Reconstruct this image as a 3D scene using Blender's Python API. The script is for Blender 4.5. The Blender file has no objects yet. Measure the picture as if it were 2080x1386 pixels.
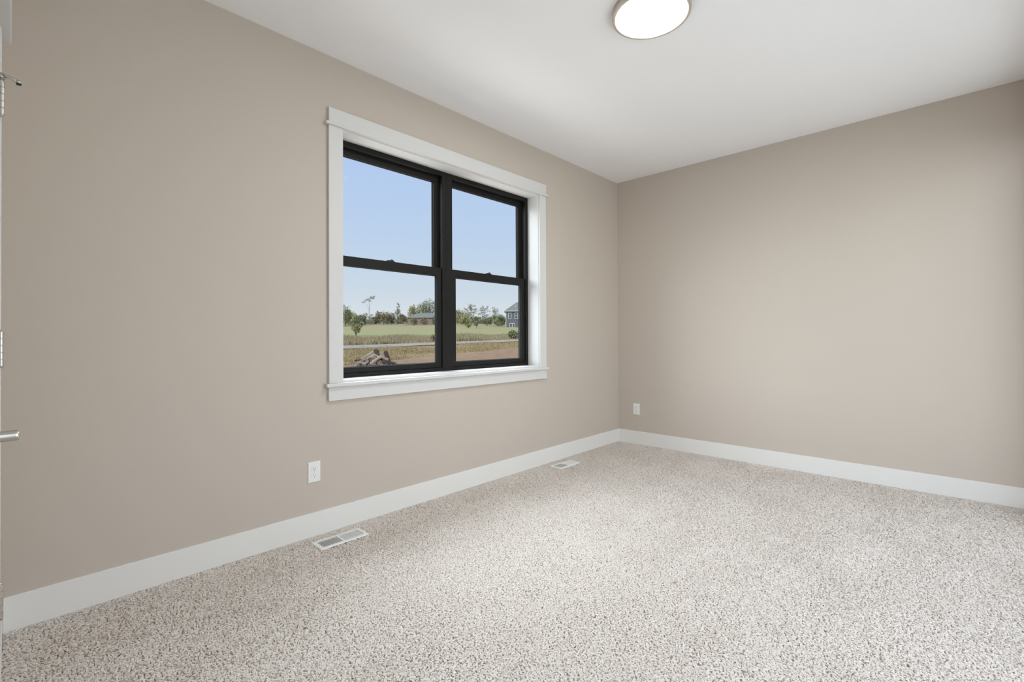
import bpy, bmesh, math, random
import numpy as np
from mathutils import Vector, Matrix

# ------------------------------------------------------------------ camera
F_PX = 959.82                       # focal length in pixels of the 2080 x 1386 frame
CAM = Vector((-4.44016, -2.63693, 1.10925))
YAW, PITCH, ROLL = 0.756635, 0.006679, -0.0042554
SHIFT_PX = -15.10

scene = bpy.context.scene
col = scene.collection

fwd = Vector((math.cos(YAW) * math.cos(PITCH), math.sin(YAW) * math.cos(PITCH), math.sin(PITCH)))
rgt = Vector((math.sin(YAW), -math.cos(YAW), 0.0))
upv = rgt.cross(fwd)
rgt2 = rgt * math.cos(ROLL) + upv * math.sin(ROLL)
upv2 = -rgt * math.sin(ROLL) + upv * math.cos(ROLL)
cd = bpy.data.cameras.new('camera')
cam = bpy.data.objects.new('camera', cd)
col.objects.link(cam)
M = Matrix((rgt2, upv2, -fwd)).transposed().to_4x4()
M.translation = CAM
cam.matrix_world = M
cd.sensor_width = 36.0
cd.sensor_fit = 'HORIZONTAL'
cd.lens = F_PX * 36.0 / 2080.0
cd.shift_y = SHIFT_PX / 2080.0
cd.clip_start = 0.005
cd.clip_end = 2000.0
scene.camera = cam

# ------------------------------------------------------------------ view, world, sun
vs = scene.view_settings
scene.display_settings.display_device = 'sRGB'
vs.view_transform = 'Standard'
vs.look = 'None'
vs.exposure = 0.0
vs.gamma = 1.0
vs.use_curve_mapping = False
cy = scene.cycles
cy.use_denoising = True
cy.max_bounces = 14
cy.diffuse_bounces = 10
cy.transparent_max_bounces = 24
cy.sample_clamp_indirect = 6.0
cy.caustics_reflective = False
cy.caustics_refractive = False

LAMP_POWER = 72.0                  # radiance of the ceiling lamp's diffuser
SKY_TOP = 0.6                       # brighter sky overhead
SUN_POWER = 2.2
DAY_HIGH = 560.0                   # daylight through the window: high sky,
DAY_WEST = 700.0                    # sky to the west,
FILL_SOUTHWEST = 295.0               # added lamp brightening the far wall, through the added window
DAY_GROUND = 118.0                 # light thrown up from the sunlit yard
FILL_SOUTH = 67.0                  # added fill lamps outside the added window behind the camera: from below
FILL_SOUTH_HIGH = 194.0              # and from higher up

world = bpy.data.worlds.new('sky')
scene.world = world
world.use_nodes = True
nt = world.node_tree
nt.nodes.clear()


def nd(tree, kind, **kw):
    n = tree.nodes.new(kind)
    for k, v in kw.items():
        setattr(n, k, v)
    return n


def ramp(tree, stops, interp='LINEAR'):
    r = nd(tree, 'ShaderNodeValToRGB')
    r.color_ramp.interpolation = interp
    els = r.color_ramp.elements
    while len(els) > 1:
        els.remove(els[-1])
    for i, (pos, c) in enumerate(stops):
        e = els[0] if i == 0 else els.new(pos)
        e.position = pos
        e.color = (*c, 1.0) if len(c) == 3 else c
    return r


def s2l(r, g, b):
    f = lambda c: (c / 255.0) / 12.92 if c / 255.0 <= 0.04045 else ((c / 255.0 + 0.055) / 1.055) ** 2.4
    return (f(r), f(g), f(b))


wtc = nd(nt, 'ShaderNodeTexCoord')
wsep = nd(nt, 'ShaderNodeSeparateXYZ')
nt.links.new(wtc.outputs['Generated'], wsep.inputs[0])
wr = ramp(nt, [(0.0, s2l(222, 228, 232)), (0.04, s2l(220, 227, 233)), (0.10, s2l(207, 220, 234)),
               (0.20, s2l(193, 213, 240)), (0.33, s2l(183, 206, 242)), (0.6, s2l(170, 198, 242)), (1.0, s2l(160, 190, 240))])
nt.links.new(wsep.outputs['Z'], wr.inputs[0])
# overhead brightening (elevation above about 25 degrees)
wm = nd(nt, 'ShaderNodeMapRange', interpolation_type='SMOOTHSTEP')
wm.inputs['From Min'].default_value = 0.40
wm.inputs['From Max'].default_value = 0.85
wm.inputs['To Min'].default_value = 0.0
wm.inputs['To Max'].default_value = SKY_TOP
nt.links.new(wsep.outputs['Z'], wm.inputs['Value'])
wc = nd(nt, 'ShaderNodeVectorMath', operation='SCALE')
wc.inputs[0].default_value = (0.93, 0.97, 1.0)
nt.links.new(wm.outputs[0], wc.inputs['Scale'])
wadd = nd(nt, 'ShaderNodeVectorMath', operation='ADD')
nt.links.new(wr.outputs[0], wadd.inputs[0])
nt.links.new(wc.outputs[0], wadd.inputs[1])
wbg = nd(nt, 'ShaderNodeBackground')
wbg.inputs['Strength'].default_value = 1.0
nt.links.new(wadd.outputs[0], wbg.inputs['Color'])
wo = nd(nt, 'ShaderNodeOutputWorld')
nt.links.new(wbg.outputs[0], wo.inputs['Surface'])

sd = bpy.data.lights.new('sun', 'SUN')
sd.energy = SUN_POWER
sd.angle = math.radians(3.0)
sd.color = (1.0, 0.95, 0.86)
sun = bpy.data.objects.new('sun', sd)
col.objects.link(sun)
sun.rotation_euler = Vector((0.80, 0.02, -0.62)).to_track_quat('-Z', 'Y').to_euler()   # from the west, along the house
sun.location = (-14, 2, 12)



def area_light(name, loc, aim, sx, sy, watts, c, spread=180.0):
    d = bpy.data.lights.new(name, 'AREA')
    d.shape = 'RECTANGLE'; d.size = sx; d.size_y = sy; d.energy = watts; d.color = c
    d.spread = math.radians(spread)
    o = bpy.data.objects.new(name, d); col.objects.link(o)
    o.location = loc
    o.rotation_euler = (Vector(aim) - Vector(loc)).to_track_quat('-Z', 'Y').to_euler()


area_light('daylight_high_sky', (0.3, 5.2, 8.4), (-2.3, -0.9, 0.5), 11.5, 5.5, DAY_HIGH, (0.85, 0.95, 1.05), 75.0)
area_light('daylight_west_sky', (-18.0, 8.8, 6.6), (-1.0, -1.2, 1.0), 16.0, 9.0, DAY_WEST, (0.90, 0.96, 1.0), 70.0)
area_light('fill_southwest', (-11.1, -7.6, 2.7), (0.0, -1.7, 0.9), 3.6, 2.6, FILL_SOUTHWEST, (0.84, 0.94, 1.05))  # added lamp for the bright patch on the far wall
area_light('daylight_yard', (-2.2, 2.2, -0.55), (-2.2, -1.0, 2.7), 6.0, 2.4, DAY_GROUND, (0.95, 0.98, 1.0))
area_light('fill_south', (-2.7, -4.3, -0.3), (-2.7, -1.2, 2.7), 7.0, 2.0, FILL_SOUTH, (0.95, 0.98, 1.0))  # added fill aimed up at the ceiling
area_light('fill_south_high', (-2.9, -5.6, 2.5), (-2.6, 0.0, 0.9), 8.0, 3.2, FILL_SOUTH_HIGH, (0.95, 0.98, 1.0))  # added soft fill for the walls and floor

# ------------------------------------------------------------------ helpers
R = random.Random(7)


def tag(o, label=None, cat=None, group=None, kind=None):
    if label: o['label'] = label
    if cat: o['category'] = cat
    if group: o['group'] = group
    if kind: o['kind'] = kind
    return o


def empty(name, loc=(0, 0, 0), rz=0.0):
    o = bpy.data.objects.new(name, None)
    o.empty_display_size = 0.1
    o.location = loc
    o.rotation_euler = (0, 0, rz)
    col.objects.link(o)
    return o


def obj(name, bm, m, parent=None, smooth=False, bevel=0.0, segs=2):
    me = bpy.data.meshes.new(name)
    bmesh.ops.recalc_face_normals(bm, faces=bm.faces)
    bm.to_mesh(me)
    bm.free()
    for mm in (m if isinstance(m, (list, tuple)) else [m]):
        me.materials.append(mm)
    if smooth:
        for p in me.polygons: p.use_smooth = True
    o = bpy.data.objects.new(name, me)
    col.objects.link(o)
    if parent: o.parent = parent
    if bevel > 0:
        b = o.modifiers.new('bevel', 'BEVEL')
        b.width = bevel; b.segments = segs; b.limit_method = 'ANGLE'; b.angle_limit = math.radians(40)
    return o


def box(bm, x0, x1, y0, y1, z0, z1, mi=0):
    v = [bm.verts.new(p) for p in ((x0, y0, z0), (x1, y0, z0), (x1, y1, z0), (x0, y1, z0),
                                   (x0, y0, z1), (x1, y0, z1), (x1, y1, z1), (x0, y1, z1))]
    for f in ((3, 2, 1, 0), (4, 5, 6, 7), (0, 1, 5, 4), (1, 2, 6, 5), (2, 3, 7, 6), (3, 0, 4, 7)):
        fc = bm.faces.new([v[i] for i in f]); fc.material_index = mi
    return v


def B(*boxes):
    bm = bmesh.new()
    for b in boxes: box(bm, *b)
    return bm


def frame_ring(bm, x0, x1, z0, z1, wl, wr, wb, wt, y0, y1):
    """rectangular picture frame in the XZ plane, one connected mesh"""
    o = [(x0, z0), (x1, z0), (x1, z1), (x0, z1)]
    i = [(x0 + wl, z0 + wb), (x1 - wr, z0 + wb), (x1 - wr, z1 - wt), (x0 + wl, z1 - wt)]
    vo0 = [bm.verts.new((x, y0, z)) for x, z in o]; vi0 = [bm.verts.new((x, y0, z)) for x, z in i]
    vo1 = [bm.verts.new((x, y1, z)) for x, z in o]; vi1 = [bm.verts.new((x, y1, z)) for x, z in i]
    for k in range(4):
        n = (k + 1) % 4
        bm.faces.new((vo0[k], vo0[n], vi0[n], vi0[k]))
        bm.faces.new((vo1[n], vo1[k], vi1[k], vi1[n]))
        bm.faces.new((vo0[n], vo0[k], vo1[k], vo1[n]))
        bm.faces.new((vi0[k], vi0[n], vi1[n], vi1[k]))


def lathe(bm, prof, n=48, axis='Z', org=(0, 0, 0), mi=0, close=True):
    """prof: list of (radius, height); r=0 ends are capped with a point"""
    rings = []
    ox, oy, oz = org
    def pt(r, a, h):
        c, s = r * math.cos(a), r * math.sin(a)
        if axis == 'Z': return (ox + c, oy + s, oz + h)
        if axis == 'X': return (ox + h, oy + c, oz + s)
        return (ox + c, oy + h, oz + s)
    for r, h in prof:
        if r < 1e-7: rings.append([bm.verts.new(pt(0, 0, h))])
        else: rings.append([bm.verts.new(pt(r, 2 * math.pi * k / n, h)) for k in range(n)])
    for a, b in zip(rings[:-1], rings[1:]):
        for k in range(n):
            q = (k + 1) % n
            if len(a) == 1 and len(b) == 1: continue
            if len(a) == 1: f = bm.faces.new((a[0], b[q], b[k]))
            elif len(b) == 1: f = bm.faces.new((a[k], a[q], b[0]))
            else: f = bm.faces.new((a[k], a[q], b[q], b[k]))
            f.material_index = mi


def tube(bm, pts, rad, n=10, mi=0):
    """round bar along a polyline; rad a number or one per point"""
    pts = [Vector(p) for p in pts]
    rr = rad if isinstance(rad, (list, tuple)) else [rad] * len(pts)
    prev = None
    up = Vector((0, 0, 1))
    for i, p in enumerate(pts):
        d = (pts[min(i + 1, len(pts) - 1)] - pts[max(i - 1, 0)]).normalized()
        ref = up if abs(d.dot(up)) < 0.93 else Vector((1, 0, 0))
        u = d.cross(ref).normalized(); w = d.cross(u)
        ring = [bm.verts.new(p + (u * math.cos(2 * math.pi * k / n) + w * math.sin(2 * math.pi * k / n)) * rr[i]) for k in range(n)]
        if prev:
            for k in range(n):
                q = (k + 1) % n
                f = bm.faces.new((prev[k], prev[q], ring[q], ring[k])); f.material_index = mi
        else:
            bm.faces.new(ring[::-1]).material_index = mi
        prev = ring
    bm.faces.new(prev).material_index = mi


def mesh_np(name, co, quads, m, parent=None, colors=None, smooth=False):
    me = bpy.data.meshes.new(name)
    k = quads.shape[1]
    me.vertices.add(len(co)); me.vertices.foreach_set('co', np.ascontiguousarray(co, dtype=np.float32).ravel())
    me.loops.add(quads.size); me.loops.foreach_set('vertex_index', np.ascontiguousarray(quads, dtype=np.int32).ravel())
    me.polygons.add(len(quads))
    me.polygons.foreach_set('loop_start', np.arange(0, quads.size, k, dtype=np.int32))
    me.polygons.foreach_set('loop_total', np.full(len(quads), k, dtype=np.int32))
    if smooth: me.polygons.foreach_set('use_smooth', np.ones(len(quads), dtype=bool))
    if colors is not None:
        a = me.attributes.new('tone', 'FLOAT', 'POINT')
        a.data.foreach_set('value', np.ascontiguousarray(colors, dtype=np.float32))
    me.update(calc_edges=True)
    me.materials.append(m)
    o = bpy.data.objects.new(name, me)
    col.objects.link(o)
    if parent: o.parent = parent
    return o


# ------------------------------------------------------------------ materials
def base_mat(name):
    m = bpy.data.materials.new(name)
    m.use_nodes = True
    t = m.node_tree
    b = t.nodes['Principled BSDF']
    return m, t, b


def paint(name, c, rough=0.5, spec=0.5, bump=0.0, scale=300.0, var=0.0, vscale=3.0, metal=0.0, detail=2.0):
    m, t, b = base_mat(name)
    b.inputs['Roughness'].default_value = rough
    b.inputs['Specular IOR Level'].default_value = spec
    b.inputs['Metallic'].default_value = metal
    b.inputs['Base Color'].default_value = (*c, 1)
    tc = nd(t, 'ShaderNodeTexCoord')
    n = nd(t, 'ShaderNodeTexNoise'); n.inputs['Scale'].default_value = vscale; n.inputs['Detail'].default_value = 4
    t.links.new(tc.outputs['Object'], n.inputs['Vector'])
    r = ramp(t, [(0.3, tuple(x * (1 - var) for x in c)), (0.7, tuple(min(1, x * (1 + var)) for x in c))])
    t.links.new(n.outputs[0], r.inputs[0]); t.links.new(r.outputs[0], b.inputs['Base Color'])
    if bump > 0:
        n2 = nd(t, 'ShaderNodeTexNoise'); n2.inputs['Scale'].default_value = scale; n2.inputs['Detail'].default_value = detail
        t.links.new(tc.outputs['Object'], n2.inputs['Vector'])
        bp = nd(t, 'ShaderNodeBump'); bp.inputs['Strength'].default_value = bump; bp.inputs['Distance'].default_value = 0.002
        t.links.new(n2.outputs[0], bp.inputs['Height']); t.links.new(bp.outputs[0], b.inputs['Normal'])
    return m


def mottled(name, cols, scale=2.0, rough=0.9, detail=6.0, bump=0.0, stretch=(1, 1, 1), lo=0.3, hi=0.7):
    """several tones of one thing spread by noise in the thing's own space"""
    m, t, b = base_mat(name)
    b.inputs['Roughness'].default_value = rough
    b.inputs['Specular IOR Level'].default_value = 0.15
    tc = nd(t, 'ShaderNodeTexCoord')
    mp = nd(t, 'ShaderNodeMapping'); mp.inputs['Scale'].default_value = stretch
    t.links.new(tc.outputs['Object'], mp.inputs[0])
    n = nd(t, 'ShaderNodeTexNoise'); n.inputs['Scale'].default_value = scale; n.inputs['Detail'].default_value = detail
    n.inputs['Roughness'].default_value = 0.65
    t.links.new(mp.outputs[0], n.inputs['Vector'])
    k = len(cols)
    r = ramp(t, [(lo + (hi - lo) * i / max(1, k - 1), c) for i, c in enumerate(cols)])
    t.links.new(n.outputs[0], r.inputs[0]); t.links.new(r.outputs[0], b.inputs['Base Color'])
    if bump:
        bp = nd(t, 'ShaderNodeBump'); bp.inputs['Strength'].default_value = bump; bp.inputs['Distance'].default_value = 0.05
        t.links.new(n.outputs[0], bp.inputs['Height']); t.links.new(bp.outputs[0], b.inputs['Normal'])
    return m


WALL = paint('wall_paint', (0.548, 0.487, 0.424), 0.75, 0.25, bump=0.10, scale=260, var=0.006, vscale=1.5)
CEIL = paint('ceiling_paint', (0.895, 0.90, 0.915), 0.85, 0.2, bump=0.22, scale=150, var=0.004, vscale=2, detail=3)
TRIM = paint('white_trim_paint', (0.665, 0.66, 0.645), 0.5, 0.2, var=0.004)
TRIM_FLOORLIT = paint('white_trim_floor_lit', (0.77, 0.76, 0.735), 0.5, 0.2, var=0.004)  # trim white lightened, floor bounce put into the colour
TRIM_WINLIT = paint('white_trim_window_lit', (0.75, 0.745, 0.73), 0.5, 0.2, var=0.004)  # lighter copy of the trim white, window light put into the colour
DOORW = paint('white_door_paint', (0.665, 0.66, 0.645), 0.5, 0.2, var=0.004)
BLACK = paint('black_window_vinyl', (0.010, 0.0095, 0.0085), 0.55, 0.22, var=0.05)
LOCKM = paint('dark_lock_metal', (0.02, 0.02, 0.02), 0.4, 0.5)
NICKEL = paint('satin_nickel', (0.62, 0.60, 0.56), 0.32, 0.5, metal=1.0, var=0.02, vscale=20)
LAMPRIM = paint('brushed_nickel_rim', (0.60, 0.55, 0.47), 0.40, 0.5, metal=0.6, var=0.02, vscale=30)
SPACER = paint('grey_spacer', (0.035, 0.036, 0.036), 0.6, 0.25)
PLATE = paint('white_outlet_plastic', (0.80, 0.80, 0.79), 0.35, 0.45)
SLOT = paint('dark_outlet_slot', (0.16, 0.155, 0.15), 0.7, 0.2)
VENTW = paint('white_vent_enamel', (0.80, 0.80, 0.79), 0.38, 0.45)
VENTD = paint('grey_vent_damper', (0.32, 0.32, 0.31), 0.6, 0.3)
RUBBER = paint('dark_rubber', (0.05, 0.045, 0.04), 0.6, 0.3)
BACKING = paint('carpet_backing', (0.46, 0.41, 0.365), 0.95, 0.05, var=0.25, vscale=180)
EXTW = paint('exterior_siding', (0.45, 0.45, 0.44), 0.8, 0.2)


def glass_mat():
    m = bpy.data.materials.new('window_glass'); m.use_nodes = True
    t = m.node_tree; t.nodes.clear()
    tr = nd(t, 'ShaderNodeBsdfTransparent'); tr.inputs[0].default_value = (0.975, 0.985, 0.98, 1)
    gl = nd(t, 'ShaderNodeBsdfGlossy'); gl.inputs['Roughness'].default_value = 0.02
    fr = nd(t, 'ShaderNodeFresnel'); fr.inputs[0].default_value = 1.03
    mx = nd(t, 'ShaderNodeMixShader')
    t.links.new(fr.outputs[0], mx.inputs[0]); t.links.new(tr.outputs[0], mx.inputs[1]); t.links.new(gl.outputs[0], mx.inputs[2])
    o = nd(t, 'ShaderNodeOutputMaterial'); t.links.new(mx.outputs[0], o.inputs[0])
    return m


GLASS = glass_mat()


def lamp_mat():
    m = bpy.data.materials.new('glowing_diffuser'); m.use_nodes = True
    t = m.node_tree; t.nodes.clear()
    e = nd(t, 'ShaderNodeEmission'); e.inputs[0].default_value = (0.97, 1.0, 1.02, 1); e.inputs[1].default_value = LAMP_POWER
    o = nd(t, 'ShaderNodeOutputMaterial'); t.links.new(e.outputs[0], o.inputs[0])
    return m


GLOW = lamp_mat()


def carpet_mat():
    m, t, b = base_mat('carpet_yarn')
    b.inputs['Roughness'].default_value = 0.95
    b.inputs['Specular IOR Level'].default_value = 0.1
    at = nd(t, 'ShaderNodeAttribute', attribute_name='tone')
    r = ramp(t, [(0.0, (0.27, 0.21, 0.165)), (0.25, (0.68, 0.615, 0.555)), (0.55, (0.91, 0.86, 0.805)), (1.0, (0.97, 0.945, 0.915))])
    t.links.new(at.outputs['Fac'], r.inputs[0]); t.links.new(r.outputs[0], b.inputs['Base Color'])
    tl = nd(t, 'ShaderNodeBsdfTranslucent'); t.links.new(r.outputs[0], tl.inputs[0])
    mx = nd(t, 'ShaderNodeMixShader'); mx.inputs[0].default_value = 0.30
    t.links.new(b.outputs[0], mx.inputs[1]); t.links.new(tl.outputs[0], mx.inputs[2])
    t.links.new(mx.outputs[0], t.nodes['Material Output'].inputs['Surface'])
    return m


YARN = carpet_mat()

# ------------------------------------------------------------------ room shell
WX = CAM.x - 0.038                  # face of the wall with the door
SY = -3.12                          # face of the wall behind the camera
H = 2.743
T = 0.19                            # wall thickness
JX0, JX1, JZ0, JZ1 = -3.110, -1.316, 0.859, 2.329     # inside of the window's jamb box
JT = 0.014
HX0, HX1, HZ0, HZ1 = JX0 - JT, JX1 + JT, JZ0 - JT, JZ1 + JT

fl = obj('floor', B((WX - T, T, SY - T, T, -0.16, -0.009)), BACKING); tag(fl, kind='structure')
ce = obj('ceiling', B((WX - T, T, SY - T, T, H, H + 0.18)), CEIL); tag(ce, kind='structure')
bm = B((WX - T, HX0, 0, T, -0.16, H), (HX1, T, 0, T, -0.16, H), (HX0, HX1, 0, T, -0.16, HZ0), (HX0, HX1, 0, T, HZ1, H))
tag(obj('wall_north', bm, WALL), kind='structure')
tag(obj('wall_east', B((0, T, SY - T, 0, -0.16, H)), WALL), kind='structure')
# the wall behind the camera gets an added opening for fill light
KX0, KX1, KZ0, KZ1 = -4.20, -0.30, 0.10, 2.40
bm = B((WX - T, KX0, SY - T, SY, -0.16, H), (KX1, 0, SY - T, SY, -0.16, H), (KX0, KX1, SY - T, SY, -0.16, KZ0), (KX0, KX1, SY - T, SY, KZ1, H))
tag(obj('wall_south', bm, WALL), kind='structure')
# west wall with the door opening
DH, DL, DZ = -0.567, -0.567 - 0.762, 2.036       # hinge edge, latch edge, head of the opening
bm = B((WX - T, WX, DH + 0.022, 0, -0.16, H), (WX - T, WX, SY, DL - 0.022, -0.16, H), (WX - T, WX, DL - 0.022, DH + 0.022, DZ + 0.022, H))
tag(obj('wall_west', bm, WALL), kind='structure')

# baseboards: flat boards with an eased top edge
BH, BT = 0.130, 0.014
tag(obj('baseboard_north', B((WX + 0.017, 0.0, -BT, 0, -0.009, BH)), TRIM_FLOORLIT, bevel=0.002), kind='structure')
tag(obj('baseboard_east', B((-BT, 0.0, SY, -BT, -0.009, BH)), TRIM_FLOORLIT, bevel=0.002), kind='structure')
tag(obj('baseboard_south', B((WX, KX0 - .086, SY, SY + BT, -0.009, BH), (KX1 + .086, -BT, SY, SY + BT, -0.009, BH)), TRIM_FLOORLIT, bevel=0.002), kind='structure')
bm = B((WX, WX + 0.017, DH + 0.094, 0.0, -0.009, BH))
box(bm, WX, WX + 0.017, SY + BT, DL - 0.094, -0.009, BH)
tag(obj('baseboard_west', bm, TRIM_FLOORLIT, bevel=0.002), kind='structure')

# ------------------------------------------------------------------ carpet pile
def carpet(parent):
    rng = np.random.default_rng(3)
    x0, x1, y0, y1 = WX + 0.018, -BT - 0.001, SY + BT + 0.001, -BT - 0.001
    sp = 0.0052
    nx, ny = int((x1 - x0) / sp), int((y1 - y0) / sp)
    gx, gy = np.meshgrid((np.arange(nx) + 0.5) * (x1 - x0) / nx + x0, (np.arange(ny) + 0.5) * (y1 - y0) / ny + y0)
    px = (gx.ravel() + rng.uniform(-0.5, 0.5, nx * ny) * sp).astype(np.float32)
    py = (gy.ravel() + rng.uniform(-0.5, 0.5, nx * ny) * sp).astype(np.float32)
    keep = np.ones(len(px), bool)
    for ax0, ax1, ay0, ay1 in VENTS:
        keep &= ~((px > ax0) & (px < ax1) & (py > ay0) & (py < ay1))
    px, py = px[keep], py[keep]
    n = len(px)
    # low-frequency pile direction, as footsteps and the vacuum leave it
    def field(seed, wl):
        r2 = np.random.default_rng(seed); f = np.zeros(n, np.float32)
        for k in range(10):
            a = r2.uniform(0, 2 * np.pi); q = 2 * np.pi / (wl * r2.uniform(0.6, 1.7)); ph = r2.uniform(0, 6.28)
            f += np.sin((px * np.cos(a) + py * np.sin(a)) * q + ph)
        return f / 3.0
    lx, ly = field(1, 0.45) * 0.12, field(2, 0.45) * 0.12
    az = rng.uniform(0, 2 * np.pi, n); lean = rng.uniform(0.5, 1.0, n)
    dx, dy = np.cos(az) * lean + lx, np.sin(az) * lean + ly
    dn = np.sqrt(dx * dx + dy * dy) + 1e-6
    h = rng.uniform(0.0106, 0.0124, n)
    # each strand rises and curls over, its broad side turned up
    yaw = rng.normal(0, 0.35, n)
    ux, uy = dx / dn, dy / dn
    sx, sy = -uy * np.cos(yaw) - ux * np.sin(yaw), ux * np.cos(yaw) - uy * np.sin(yaw)
    w = rng.uniform(0.0019, 0.0029, n)
    wx, wy = sx * w, sy * w
    zb = -0.0095
    tilt = rng.normal(0, 0.0006, n)
    co = np.empty((n, 6, 3), np.float32)
    def pair(i, ox, oy, z, k, t):
        co[:, i] = np.stack([px + ox - wx * k, py + oy - wy * k, z - t], 1)
        co[:, i + 1] = np.stack([px + ox + wx * k, py + oy + wy * k, z + t], 1)
    pair(0, -dx * 0.001, -dy * 0.001, np.full(n, zb), 0.8, 0.0)
    pair(2, dx * h * 0.25, dy * h * 0.25, zb + h * 0.80, 1.1, tilt * 0.5)
    pair(4, dx * h * 0.95, dy * h * 0.95, zb + h * (1.02 - 0.25 * lean), 0.8, tilt)
    b = (np.arange(n) * 6)[:, None]
    quads = np.concatenate([b + np.array([[0, 1, 3, 2]]), b + np.array([[2, 3, 5, 4]])])
    # flecked yarn: most strands light, some brown
    tone = np.clip(rng.normal(0.58, 0.06, n), 0, 1)
    dark = rng.random(n) < 0.015
    tone[dark] = rng.uniform(0.0, 0.35, dark.sum())
    o = mesh_np('carpet_pile', co.reshape(-1, 3), quads, YARN, parent, np.repeat(tone, 6), smooth=True)
    tag(o, kind='stuff')


VENTS = [(-3.335, -3.053, -0.221, -0.094), (-1.290, -1.010, -0.219, -0.092)]
carpet(fl)

# ------------------------------------------------------------------ window
win = empty('window_1', ((JX0 + JX1) / 2, 0, JZ0)); tag(win, kind='structure')
WINV = [win]


def wpart(name, bm, m, parent=None, **k):
    bmesh.ops.translate(bm, verts=bm.verts, vec=-Vector(win.location))
    return obj(name, bm, m, parent or win, **k)


CX0, CX1 = -3.191, -1.2265          # outer edges of the side casings
wpart('side_casing', B((CX0, JX0 + 0.005, -0.018, 0, 0.845, 2.336)), TRIM, bevel=0.0015)
wpart('side_casing', B((JX1 + 0.006, CX1, -0.018, 0, 0.845, 2.336)), TRIM, bevel=0.0015)
wpart('head_fillet', B((CX0 - 0.020, CX1 + 0.020, -0.033, 0, 2.336, 2.351)), TRIM, bevel=0.004)
wpart('head_casing', B((CX0, CX1 + 0.004, -0.020, 0, 2.351, 2.438)), TRIM, bevel=0.0015)
wpart('stool', B((CX0 - 0.022, CX1 + 0.012, -0.038, 0, 0.8235, 0.845)), TRIM, bevel=0.004)
wpart('apron', B((CX0 - 0.002, CX1 + 0.007, -0.018, 0, 0.744, 0.8235)), TRIM, bevel=0.0015)
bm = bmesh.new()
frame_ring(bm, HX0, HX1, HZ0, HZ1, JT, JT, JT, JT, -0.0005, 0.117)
wpart('jamb_box', bm, TRIM_WINLIT, bevel=0.001)

# twin black double-hung units with a joint strip between them
UNITS = [(JX0, -2.2335), (-2.206, JX1)]
wpart('mullion_strip', B((-2.2335, -2.206, 0.1165, 0.205, JZ0, JZ1)), BLACK, bevel=0.001)


def pane_of(par, x0, x1, z0, z1, yg):
    # spacer bars round the glazing and the glass itself
    bm = bmesh.new(); frame_ring(bm, x0, x1, z0, z1, 0.005, 0.005, 0.004, 0.004, yg - 0.004, yg + 0.004)
    wpart('glazing_spacer', bm, SPACER, par)
    wpart('pane', B((x0, x1, yg - 0.002, yg + 0.002, z0, z1)), GLASS, par)


def world_sub(name, bm, m, par, **k):
    return wpart(name, bm, m, par, **k)


for (ux0, ux1) in UNITS:
    bm = bmesh.new(); frame_ring(bm, ux0, ux1, JZ0, JZ1, 0.032, 0.032, 0.026, 0.032, 0.117, 0.205)
    # stop beads of the frame
    frame_ring(bm, ux0 + 0.0325, ux1 - 0.0325, JZ0 + 0.0265, JZ1 - 0.0325, 0.005, 0.005, 0.004, 0.006, 0.158, 0.162)
    wpart('window_frame', bm, BLACK, bevel=0.0012)
    a0, a1 = ux0 + 0.034, ux1 - 0.034
    # lower sash, on the room side
    bm = bmesh.new(); frame_ring(bm, a0, a1, JZ0 + 0.027, 1.618, 0.042, 0.042, 0.0355, 0.061, 0.126, 0.155)
    ls = wpart('lower_sash', bm, BLACK, bevel=0.0025)
    pane_of(ls, a0 + 0.042, a1 - 0.042, JZ0 + 0.0625, 1.557, 0.143)
    # lock: a low cam with a swept lever on top of the meeting rail
    lx = (ux0 + ux1) / 2 - 0.02
    bm = bmesh.new()
    prof = [(-0.036, 0.0), (-0.030, 0.006), (-0.012, 0.010), (0.004, 0.016), (0.014, 0.015), (0.026, 0.007), (0.036, 0.0)]
    for s in (0.130, 0.150): pass
    va = [bm.verts.new((lx + x, 0.130, 1.618 + z)) for x, z in prof]; vb = [bm.verts.new((lx + x, 0.150, 1.618 + z)) for x, z in prof]
    bm.faces.new(va); bm.faces.new(vb[::-1])
    for k in range(len(prof)):
        q = (k + 1) % len(prof); bm.faces.new((va[q], va[k], vb[k], vb[q]))
    wpart('sash_lock', bm, LOCKM, ls, bevel=0.002)
    # upper sash, on the outer track
    bm = bmesh.new(); frame_ring(bm, a0, a1, 1.563, JZ1 - 0.033, 0.040, 0.040, 0.050, 0.040, 0.164, 0.195)
    us = wpart('upper_sash', bm, BLACK, bevel=0.0025)
    pane_of(us, a0 + 0.040, a1 - 0.040, 1.613, JZ1 - 0.073, 0.182)

# window added behind the camera to let the fill lamps in
fill_win = empty('fill_window', ((KX0 + KX1) / 2, SY, KZ0)); tag(fill_win, kind='structure')
def fill_win_part(name, bm, m, **k):
    bmesh.ops.translate(bm, verts=bm.verts, vec=-Vector(fill_win.location))
    return obj(name, bm, m, fill_win, **k)
bm = bmesh.new(); frame_ring(bm, KX0 - .085, KX1 + .085, KZ0 - .085, KZ1 + .09, .085, .085, .085, .09, SY, SY + .018)
fill_win_part('casing', bm, TRIM)
bm = bmesh.new(); frame_ring(bm, KX0, KX1, KZ0, KZ1, .04, .04, .04, .04, SY - .18, SY - .10)
box(bm, -2.175, -2.125, SY - .18, SY - .10, KZ0 + .04, KZ1 - .04)
fill_win_part('window_frame', bm, BLACK)
fill_win_part('pane', B((KX0 + .04, -2.175, SY - .142, SY - .138, KZ0 + .04, KZ1 - .04), (-2.125, KX1 - .04, SY - .142, SY - .138, KZ0 + .04, KZ1 - .04)), GLASS)

# ------------------------------------------------------------------ door in the west wall
door = empty('door_1', (WX, (DH + DL) / 2, 0)); tag(door, kind='structure')


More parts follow.
